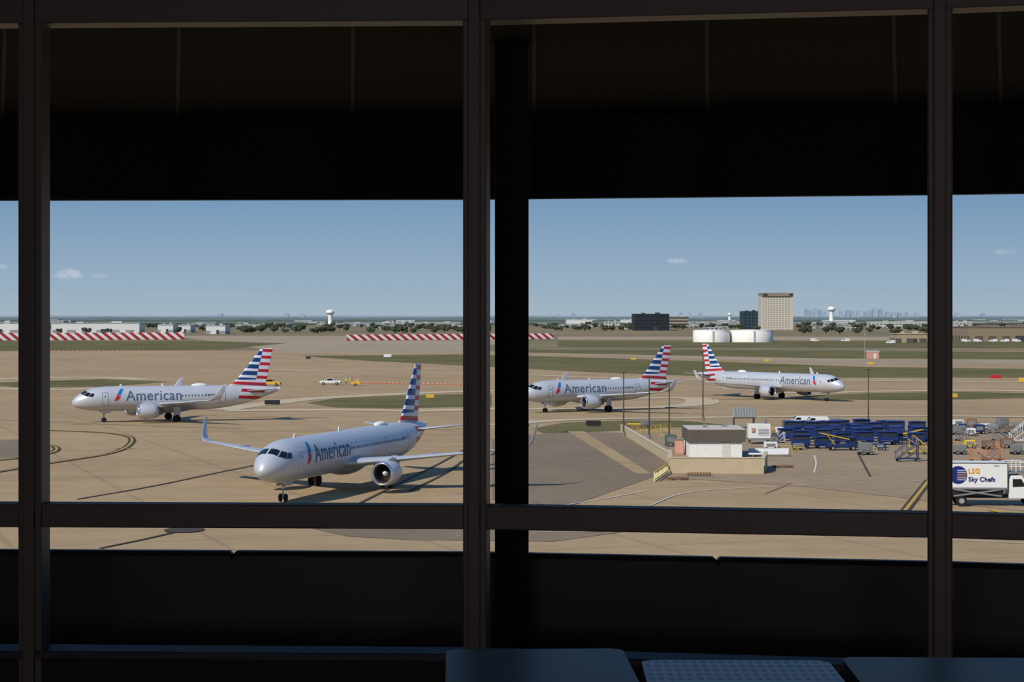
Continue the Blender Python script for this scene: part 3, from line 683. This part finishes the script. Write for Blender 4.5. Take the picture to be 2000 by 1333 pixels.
def van(pos,rz,m,label,sc=1):
    t=thing('van',pos,rz,label,'van',None,sc)
    prism('van_body',[(-2.6,.4),(-2.65,2.0),(-2.4,2.25),(1.2,2.25),(1.9,1.5),(2.6,1.2),(2.7,.4)],-.98,.98,m,t,.06)
    prism('side_window',[(.3,1.45),(.3,1.95),(1.15,1.98),(1.65,1.45)],-1.0,1.0,m_dark,t); prism('windscreen',[(1.3,2.16),(1.92,1.55),(1.97,1.58),(1.35,2.2)],-.85,.85,m_dark,t)
    wheels(t,(-1.7,1.7),.88,.36); return t
v1=van(G(1566,833),math.pi,m_white,'white van parked behind the blue carts',.7)
for px,py,sc in ((1590,833,.7),(1938,669,1),(1961,669,1),(1885,669,1),(1908,669,1),(1984,669,1),(1738,672,1),(1650,668,1),(1590,668,1)):
    clone(v1,G(px,py)+Vector((0,-2,0)),random.choice((0,math.pi)),sc,label='white van parked near low buildings' if sc==1 else None)
# baggage carts
tc=thing('baggage_cart',G(1536,862),0,'dark blue covered baggage cart','cart','dark blue baggage carts',.85)
m_cart=mat('cart_blue',(28,50,106),.5,0,.2); m_cartd=mat('cart_curtain',(44,48,62),.7)
boxes('cart_bed',[((0,0,.5),(2.6,1.5,.12)),((1.5,0,.46),(.5,.08,.08))],m_cart,tc)
boxes('cart_frame',[((sx*1.22,sy*.7,1.2),(.1,.1,1.4)) for sx in (-1,1) for sy in (-1,1)]+[((0,sy*.7,.95),(2.4,.06,.5)) for sy in (-1,1)]+[((-1.25,0,1.2),(.06,1.4,1.3)),((1.25,0,1.2),(.06,1.4,1.3))],m_cart,tc)
boxes('curtain',[((0,0,1.4),(2.3,1.3,.95))],m_cartd,tc)
prism('cart_roof',[(-1.4,1.9),(-1.35,2.0),(0,2.08),(1.35,2.0),(1.4,1.9)],-.82,.82,m_cart,tc)
for x in (-.9,.9):
    for sg in (1,-1): cyl('wheel',(x,sg*.6,.24),(x,sg*.74,.24),.24,m_tire,tc,n=12)
OCC=[(tc.location.x,tc.location.y,1.9)]; q=G(1484,868); OCC.append((q.x,q.y+1,1.6))
def free(p,r):
    if any((p.x-a)**2+(p.y-b)**2<(r+c)**2 for a,b,c in OCC): return False
    OCC.append((p.x,p.y,r)); return True
def belt_loader(pos,rz,label,sc=.8):
    free(pos,2.4)
    t=thing('belt_loader',pos,rz,label,'vehicle',None,sc)
    prism('chassis',[(-2.2,.4),(-2.2,1.0),(-1.0,1.05),(.2,.9),(2.2,.9),(2.3,.45)],-.85,.85,m_navy,t,.04)
    box('cab',(-1.5,0,1.5),(1.1,1.4,1.0),m_navy,t,bev=.06); boxes('cab_window',[((-1.5,0,1.6),(.8,1.43,.5))],m_dark,t)
    boxes('conveyor',[((.3,0,1.75),(6.2,.7,.14),0,0,-.22)],m_bpl,t)
    for s in (-1,1): cyl('conveyor_rail',(-2.7,s*.42,1.22),(3.3,s*.42,2.55),.07,m_safy,t); cyl('conveyor_strut',(1.2,s*.4,.9),(2.2,s*.4,2.2),.05,m_safy,t)
    wheels(t,(-1.5,1.5),.78,.36)
belt_loader(G(1645,880),math.pi,'yellow and blue belt loader parked by the carts',.85); belt_loader(G(1770,866),.2,'yellow belt loader among blue carts',.7)
def stairs(pos,rz,m,label,n=9,sc=1):
    free(pos,1.7*sc+.3)
    t=thing('boarding_stairs',pos,rz,label,'stairs',None,sc)
    for i in range(n): boxes('step',[((-1.6+.4*i,0,.5+.3*i),(.42,1.2,.06))],m_gry,t)
    for s in (-1,1):
        tubes('handrail',[((-1.8,s*.6,1.3),(-1.6+.4*(n-1),s*.6,1.3+.3*n),.05)]+[((-1.6+.8*i,s*.6,.5+.6*i),(-1.6+.8*i,s*.6,1.5+.6*i),.04) for i in range((n+1)//2)],m,t)
        tubes('support_frame',[((1.5,s*.55,.4),(1.5,s*.55,2.7),.07),((-1.5,s*.55,.4),(1.5,s*.55,2.6),.06),((-1.8,s*.55,.45),(1.9,s*.55,.45),.07),((-.2,s*.55,.45),(1.5,s*.55,1.6),.05)],m,t)
    wheels(t,(-1.3,1.4),.6,.22)
m_orm=mat('faded_orange',(188,112,70),.6)
stairs(G(1772,902),0,m_navy,'blue and yellow mobile maintenance stairs',8,.8); stairs(G(1792,888),math.pi,m_safy,'yellow mobile maintenance stairs',7,.7)
stairs(G(1940,903),.3,m_orm,'orange mobile maintenance stand',6,.75); stairs(G(1910,902),2.6,m_orm,'orange mobile maintenance stand',5,.6)
stairs(G(1995,866),0,m_white,'tall white mobile boarding stairs',9,.9); stairs(G(1955,862),math.pi,m_gry,'grey mobile boarding stairs',8,.7); stairs(G(1880,862),.4,m_gry,'grey mobile maintenance stand',7,.6)
stairs(G(1520,866),.2,m_white,'white mobile maintenance steps beside the air unit',6,.55)
for yy,xa,xb in ((844,1570,1800),(848,1545,1805),(853,1550,1812),(858,1545,1812),(864,1560,1812),(870,1565,1800),(876,1565,1620)):
    x=xa
    while x<xb:
        p=G(x+random.uniform(-4,4),yy+random.uniform(-.8,.8)); s=random.uniform(.72,.92)
        if free(p,1.36): clone(tc,p,random.choice((0,.08,math.pi,math.pi+.1,-.1,1.57,1.4)),s)
        x+=6
for i,(px,py) in enumerate(((1245,842),(1262,846),(1282,850),(1300,846),(1318,852),(1300,860),(1325,862),(1475,838),(1500,843),(1530,836),(1720,834),(1822,846),(1300,838),(1280,840),(1540,882),(1560,886),(1700,886),(1830,884),(1870,874),(1990,882))):
    p=G(px,py)
    if not free(p,.7): continue
    t=thing('guard_rail',p,random.uniform(-.6,.6),'yellow tubular safety guard rail','railing','yellow safety guard rails',.7)
    tubes('rail_tube',[((-1.2,0,1.0),(1.2,0,1.0),.04),((-1.2,0,.55),(1.2,0,.55),.04),((-1.2,0,0),(-1.2,0,1.05),.04),((0,0,0),(0,0,1.05),.04),((1.2,0,0),(1.2,0,1.05),.04)],m_safy,t)
m_gr2=mat('crate_green',(80,100,88),.7); m_brn=mat('crate_brown',(124,94,70),.8)
EQ=[(1262,836,m_gry,'grey'),(1310,872,m_gr2,'green'),(1505,880,m_white,'white'),(1826,862,m_gry,'grey'),(1690,889,m_gry,'grey'),(1870,850,m_gry,'grey'),(1896,852,m_white,'white'),(1925,862,m_white,'white'),(1966,876,m_brn,'brown'),(1894,876,m_safy,'yellow'),(1985,888,m_gry,'grey'),(1540,841,m_gr2,'green'),(1960,888,m_white,'white'),(1874,888,m_gry,'grey'),(1735,838,m_gry,'grey'),(1630,832,m_gry,'grey'),(1912,848,m_navy,'blue'),(1940,846,m_gry,'grey'),(1880,842,m_navy,'blue'),(1972,848,m_brn,'brown'),(1560,880,m_gry,'grey'),(1720,880,m_navy,'blue'),
 (1470,880,m_white,'white'),(1525,850,m_white,'white'),(1505,852,m_orm,'orange'),(1490,846,m_white,'white'),(1930,878,m_brn,'brown'),(1985,876,m_white,'white'),(1925,840,m_white,'white'),(1958,838,m_gry,'grey'),(1898,838,m_brn,'brown'),(1870,834,m_white,'white'),(1990,840,m_gry,'grey')]
for i,(px,py,mm,lb) in enumerate(EQ):
    p=G(px,py); s=random.uniform(.65,.95)
    if not free(p,1.15): continue
    t=thing('equipment_cart',p,random.uniform(-.3,.3),lb+' ground equipment cart with handle','cart')
    hz=random.uniform(.8,1.6)
    box('cart_box',(0,0,(.35+hz/2)*s),(1.8*s,1.1,hz*s),mm,t,bev=.05); boxes('cart_panel',[((0,-.57,(.35+hz/2)*s),(1.2*s,.05,hz*.5*s))],m_gry,t); tubes('tow_handle',[((.8*s,0,.5*s),(1.3*s,0,.35),.04),((1.3*s,-.25,.35),(1.3*s,.25,.35),.04)],m_bpl,t); wheels(t,(-.6*s,.6*s),.5,.22)
for px in (1322,1528):
    c=G(px,938 if px<1400 else 914)+Vector((0,0,.06)); bm=bmesh.new()
    for k in range(40):
        a=k*.7; r_=.5+.3*math.sin(k*.9); q=c+Vector((r_*1.6*math.cos(a),r_*math.sin(a),.1+.1*math.sin(k)))
        if k: addcyl(bm,prev,q,.04,n=6)
        prev=q
    o=bobj('hose_coil',bm,m_brn); tag(o,'brown coiled hose lying on the concrete','hose')
t=thing('chock_rack',G(1345,931),0,'low brown timber rack of wheel chocks','rack')
for i in range(8): boxes('chock',[((i*.32,0,.27),(.22,.3,.3))],m_brn,t)
boxes('rack_rail',[((1.1,0,.08),(2.8,.2,.12))],m_gry,t)
# catering truck
p=G(1912,990)
t=thing('catering_truck',p,-.06,'white catering truck with blue globe emblem and lettering','truck')
bx=box('cargo_box',(-.1,1.25,2.75),(5.3,2.4,2.35),m_white,t,bev=.04)
for q in (((-.1,.03,1.62),(5.3,.06,.14)),((-.1,.03,3.88),(5.3,.06,.08)),((-2.7,.03,2.75),(.08,.06,2.3)),((2.52,.03,2.75),(.08,.06,2.3))): boxes('box_trim',[q],m_gry,bx)
def flat(bm,name,m,x,z,y,parent):
    for v in bm.verts: v.co=Vector((x+v.co.x,y,z+v.co.y))
    return bobj(name,bm,m,parent)
bm=bmesh.new(); bmesh.ops.create_circle(bm,cap_ends=True,segments=40,radius=.8); flat(bm,'globe_emblem',mat('emblem_navy',(24,40,110),.5),-1.82,2.8,.03,bx)
m_oran=mat('lettering_orange',(226,150,30),.5); m_nv=mat('lettering_navy',(24,36,100),.5)
for i in range(6):
    zz=2.8+.42-i*.17; hw=math.sqrt(max(0,.78**2-(zz-2.8)**2))
    boxes('emblem_stripe',[((-1.82+hw*.42,.02,zz),(hw*1.1,.012,.06))],m_oran if i in(2,3) else m_white,bx)
flat(text_flat('LSG',1.0,.48,2,.03),'lettering_orange',m_oran,-.92,2.92,.02,bx)
flat(text_flat('Sky Chefs',2.35,.56,2,.03),'lettering_blue',m_nv,-.92,2.08,.02,bx)
flat(text_flat('21412',.5,.16,2),'fleet_number',m_bpl,1.3,3.55,.02,bx)
boxes('chassis',[((.6,1.25,.85),(8.0,1.0,.3)),((-.1,.5,1.2),(4.6,.6,.5))],m_bpl,t)
tubes('scissor_lift',[((-2.2,.1,.9),(2.0,.1,1.5),.08),((-2.2,.1,1.5),(2.0,.1,.9),.08)],m_gry,t)
cb=prism('cab',[(2.7,.7),(2.7,2.35),(2.85,2.75),(3.8,2.78),(4.35,2.0),(5.35,1.8),(5.6,1.55),(5.65,.7)],.15,2.35,m_white,t,.06)
prism('cab_window',[(3.0,1.75),(3.0,2.45),(3.75,2.45),(4.15,1.8)],.12,2.38,m_dark,cb)
boxes('bumper',[((5.7,1.25,.7),(.15,2.2,.35))],m_gry,cb); boxes('mirror',[((4.2,-.1,2.1),(.08,.25,.5))],m_bpl,cb)
boxes('platform',[((3.3,1.25,3.0),(1.7,2.2,.12))],m_gry,t); tubes('platform_railing',[((2.5,y,3.1+z),(4.1,y,3.1+z),.04) for y in (.2,2.3) for z in (.45,.85)]+[((x,y,3.0),(x,y,3.95),.04) for x in (2.6,3.3,4.1) for y in (.2,2.3)]+[((4.1,.2,3.95),(4.1,2.3,3.95),.04)],m_white,t)
for x in (-1.5,4.6):
    for y in (.25,2.25):
        w=cyl('wheel',(x,y-.16,.48),(x,y+.16,.48),.48,m_tire,t,n=24); cyl('hub',(x,y-.2,.48),(x,y+.2,.48),.24,m_strut,w,n=16)
# ---------------- building shell
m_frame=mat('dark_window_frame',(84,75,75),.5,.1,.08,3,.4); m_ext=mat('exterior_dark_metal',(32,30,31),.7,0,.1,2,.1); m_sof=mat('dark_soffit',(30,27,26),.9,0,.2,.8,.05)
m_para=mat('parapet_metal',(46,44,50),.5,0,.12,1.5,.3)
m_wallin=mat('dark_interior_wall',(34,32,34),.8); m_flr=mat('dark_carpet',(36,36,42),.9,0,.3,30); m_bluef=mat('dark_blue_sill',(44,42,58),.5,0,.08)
PP=[(-5.6,7.64),(-3.6,7.62),(-1.816,7.57),(-.133,7.5),(1.55,7.21),(3.15,6.78),(5.4,6.1)]
FZ=H-1.63
def beam(name,a,b,z0,z1,th,m,label,sh=0,kind='structure',ext=0):
    a=Vector((*a,0));b=Vector((*b,0)); d=b-a; c=(a+b)/2; rz=math.atan2(d.y,d.x); n=Vector((-math.sin(rz),math.cos(rz),0)); c+=n*sh
    o=box(name,(0,0,0),(d.length+ext,th,z1-z0),m,None,0,.004); o.location=(c.x,c.y,(z0+z1)/2); o.rotation_euler=(0,0,rz)
    tag(o,label,'window frame',None,kind); return o
tn=0
for i in range(len(PP)-1):
    a,b_=PP[i],PP[i+1]
    for nm,z0,z1,th,mm,lb in (('head',1.095,1.45,.14,m_frame,'dark window head frame'),('tr',-.808,-.719,.1,m_frame,'dark horizontal window transom'),('sill',-1.3,-1.27,.16,m_bluef,'dark blue window sill rail'),('low',-1.63,-1.3,.1,m_wallin,'dark low wall under the window')):
        tn+=1; beam('trim_%d'%tn,a,b_,H+z0,H+z1,th,mm,lb)
for i in range(1,len(PP)-1):
    a=Vector(PP[i-1]);b_=Vector(PP[i+1]); d=(b_-a); rz=math.atan2(d.y,d.x); tn+=1
    o=boxes('trim_%d'%tn,[((0,0,0),(.088,.13,2.75),0,.005),((0,-.075,0),(.045,.03,2.75),0,.005)],m_frame); o.location=(PP[i][0],PP[i][1],H-.1); o.rotation_euler=(0,0,rz); tag(o,'dark vertical window mullion','window frame',None,'structure')
def poly(k): return [Vector((x*k,y*k,0)) for x,y in PP]
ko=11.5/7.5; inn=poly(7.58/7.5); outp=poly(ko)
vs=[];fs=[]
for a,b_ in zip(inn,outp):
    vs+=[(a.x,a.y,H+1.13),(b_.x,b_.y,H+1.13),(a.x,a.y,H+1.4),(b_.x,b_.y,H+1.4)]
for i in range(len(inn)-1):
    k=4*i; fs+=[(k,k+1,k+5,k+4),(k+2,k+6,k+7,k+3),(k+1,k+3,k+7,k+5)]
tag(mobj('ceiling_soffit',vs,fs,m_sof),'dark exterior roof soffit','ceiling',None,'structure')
for i in range(len(outp)-1):
    tn+=1; beam('trim_%d'%tn,outp[i][:2],outp[i+1][:2],H+.66,H+1.5,.1,m_ext,'dark exterior fascia beam')
def on_path(px,k):
    for i in range(len(PP)-1):
        a=Vector(PP[i])*k;b_=Vector(PP[i+1])*k; u=(px-1000)/F
        den=(b_.x-a.x)-u*(b_.y-a.y); t_=(u*a.y-a.x)/den
        if -1e-6<=t_<=1+1e-6: return a+(b_-a)*t_,math.atan2(b_.y-a.y,b_.x-a.x)
    return Vector((u*7.5*k,7.5*k)),0
m_seam=mat('seam_black',(10,9,9),.9)
for px in (10,350,690,1043,1380,1745,1950):
    q,rz=on_path(px,ko); tn+=1
    o=box('trim_%d'%tn,(0,0,0),(.02,.03,.46),m_seam); o.location=(q.x,q.y-.06,H+.89); o.rotation_euler=(0,0,rz); tag(o,'thin dark seam on the fascia','trim',None,'structure')
    q0,_=on_path(px,7.6/7.5); tn+=1
    o=mobj('trim_%d'%tn,[(q0.x-.008,q0.y,H+1.125),(q0.x+.008,q0.y,H+1.125),(q.x+.012,q.y-.06,H+1.125),(q.x-.012,q.y-.06,H+1.125)],[(0,3,2,1)],m_seam); tag(o,'thin dark seam on the soffit','trim',None,'structure')
o=box('column',(0,0,0),(.14,.14,3.0),m_ext,None,0,.008); o.location=(-.001,8.3,H-.37+.0); tag(o,'black square exterior steel column','column',None,'structure')
kp=8.6/7.5; ztop=H-1.03
cuts=[-400,455,1400,2400]
for i in range(3):
    p0,_=on_path(cuts[i]+.3,kp); p1,_=on_path(cuts[i+1]-.3,kp)
    mids=[Vector(q)*kp for q in PP if p0.x<q[0]*kp<p1.x]
    P=[p0,p0.lerp(mids[0],.015)]+mids+[p1.lerp(mids[-1],.015),p1]
    vs=[];fs=[]
    for j,q in enumerate(P):
        zt=ztop-(.014 if j in (0,len(P)-1) else 0)
        for dy,z in ((-.03,FZ-.6),(-.03,zt-.02),(-.012,zt),(.03,zt),(.045,zt-.02),(.045,FZ-.6)): vs.append((q.x,q.y+dy,z))
    for j in range(len(P)-1):
        for k in range(6): fs.append((j*6+k,j*6+(k+1)%6,(j+1)*6+(k+1)%6,(j+1)*6+k))
    fs+= [tuple(range(6)),tuple(range((len(P)-1)*6,len(P)*6))]
    tn+=1; tag(mobj('trim_%d'%tn,vs,fs,m_para),'dark metal parapet panel outside the window','parapet',None,'structure')
for i in range(len(PP)-1):
    tn+=1; beam('trim_%d'%tn,[v*8.68/7.5 for v in PP[i]],[v*8.68/7.5 for v in PP[i+1]],FZ-.6,H-1.07,.03,m_seam,'dark backing behind the parapet panels')
tag(mobj('ledge',[(-6,7.4,FZ-.02),(6,6.0,FZ-.02),(7,7.0,FZ-.02),(1,9,FZ-.02),(-7,9,FZ-.02)],[(0,1,2,3,4)],m_ext),'dark exterior ledge','ledge',None,'structure')
def rbox(name,c,s,m,label,cat):
    o=box(name,(0,0,0),s,m); o.location=c; tag(o,label,cat,None,'structure')
rbox('floor',(0,1.0,FZ-.1),(12,13.4,.2),m_flr,'dark carpeted concourse floor','floor')
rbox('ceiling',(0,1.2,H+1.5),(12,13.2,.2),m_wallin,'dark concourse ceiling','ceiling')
rbox('wall_back',(0,-5.4,H),(12,.2,3.4),m_wallin,'dark back wall','wall')
rbox('wall_left',(-5.8,1,H),(.2,13.2,3.4),m_wallin,'dark side wall','wall')
rbox('wall_right',(5.6,.5,H),(.2,12,3.4),m_wallin,'dark side wall','wall')
rbox('wall_base',(0,0,(FZ-.2)/2),(40,11,FZ-.25),m_ext,'dark terminal building base','wall')
al=bpy.data.lights.new('frame_fill_light','AREA'); al.shape='RECTANGLE'; al.energy=125; al.size=6; al.size_y=2; al.color=(1,.86,.84); ao=bpy.data.objects.new('frame_fill_light',al); COL.objects.link(ao); ao.location=(0,-5.0,H+.2); ao.rotation_euler=(math.pi/2,0,0)  # added fill light behind the camera, brightens the window frames
def perf_mat():
    m,b,N=newmat('perforated_blue_metal'); o,v=N.xyz()
    fx=N.m('SUBTRACT',N.m('FRACT',N.m('DIVIDE',o[0],.024)),.5); fy=N.m('SUBTRACT',N.m('FRACT',N.m('DIVIDE',o[1],.06)),.5)
    d=N.m('MAXIMUM',N.m('MULTIPLY',N.m('ABSOLUTE',fx),1.0),N.m('MULTIPLY',N.m('ABSOLUTE',fy),1.0)); k=N.m('LESS_THAN',d,.3)
    N.nt.links.new(N.mix(k,lin((200,216,242)),lin((90,104,134))),b.inputs['Base Color']); b.inputs['Roughness'].default_value=.32; b.inputs['Metallic'].default_value=.3
    return m
m_tab=mat('blue_grey_tabletop',(52,62,84),.35,.1,.08,4,.45); m_perf=perf_mat()
def table(px0,px1,yt,m,label,rz=0):
    D=.9*F/(yt-YH); x0=Wp(px0,D);x1=Wp(px1,D); w=x1-x0; dp=.6
    t=thing('table',((x0+x1)/2,D-dp/2,FZ),rz,label,'table')
    bm=bmesh.new(); pts=[]; R=.04
    for cx,cy,a0 in ((w/2-R,dp/2-R,0),(-w/2+R,dp/2-R,90),(-w/2+R,-dp/2+R,180),(w/2-R,-dp/2+R,270)):
        for k in range(7):
            a=math.radians(a0+15*k); pts.append((cx+R*math.cos(a),cy+R*math.sin(a)))
    A=[bm.verts.new((x,y,.73)) for x,y in pts]; f=bm.faces.new(A); r_=bmesh.ops.extrude_face_region(bm,geom=[f]); 
    for v in [g for g in r_['geom'] if isinstance(g,bmesh.types.BMVert)]: v.co.z-=.03
    bobj('tabletop',bm,m,t)
    cyl('pedestal',(0,0,.02),(0,0,.7),.035,m_gry,t); box('table_foot',(0,0,.015),(.36,.36,.03),m_bpl,t,bev=.008)
table(878,1222,1268,m_tab,'blue grey metal table top with rounded corners',.03)
table(1248,1612,1290,m_perf,'perforated metal table top beside the window',-.02)
table(1636,2030,1285,m_tab,'blue grey metal table top at the end of the row',-.03)
print('OBJ',len(bpy.data.objects))
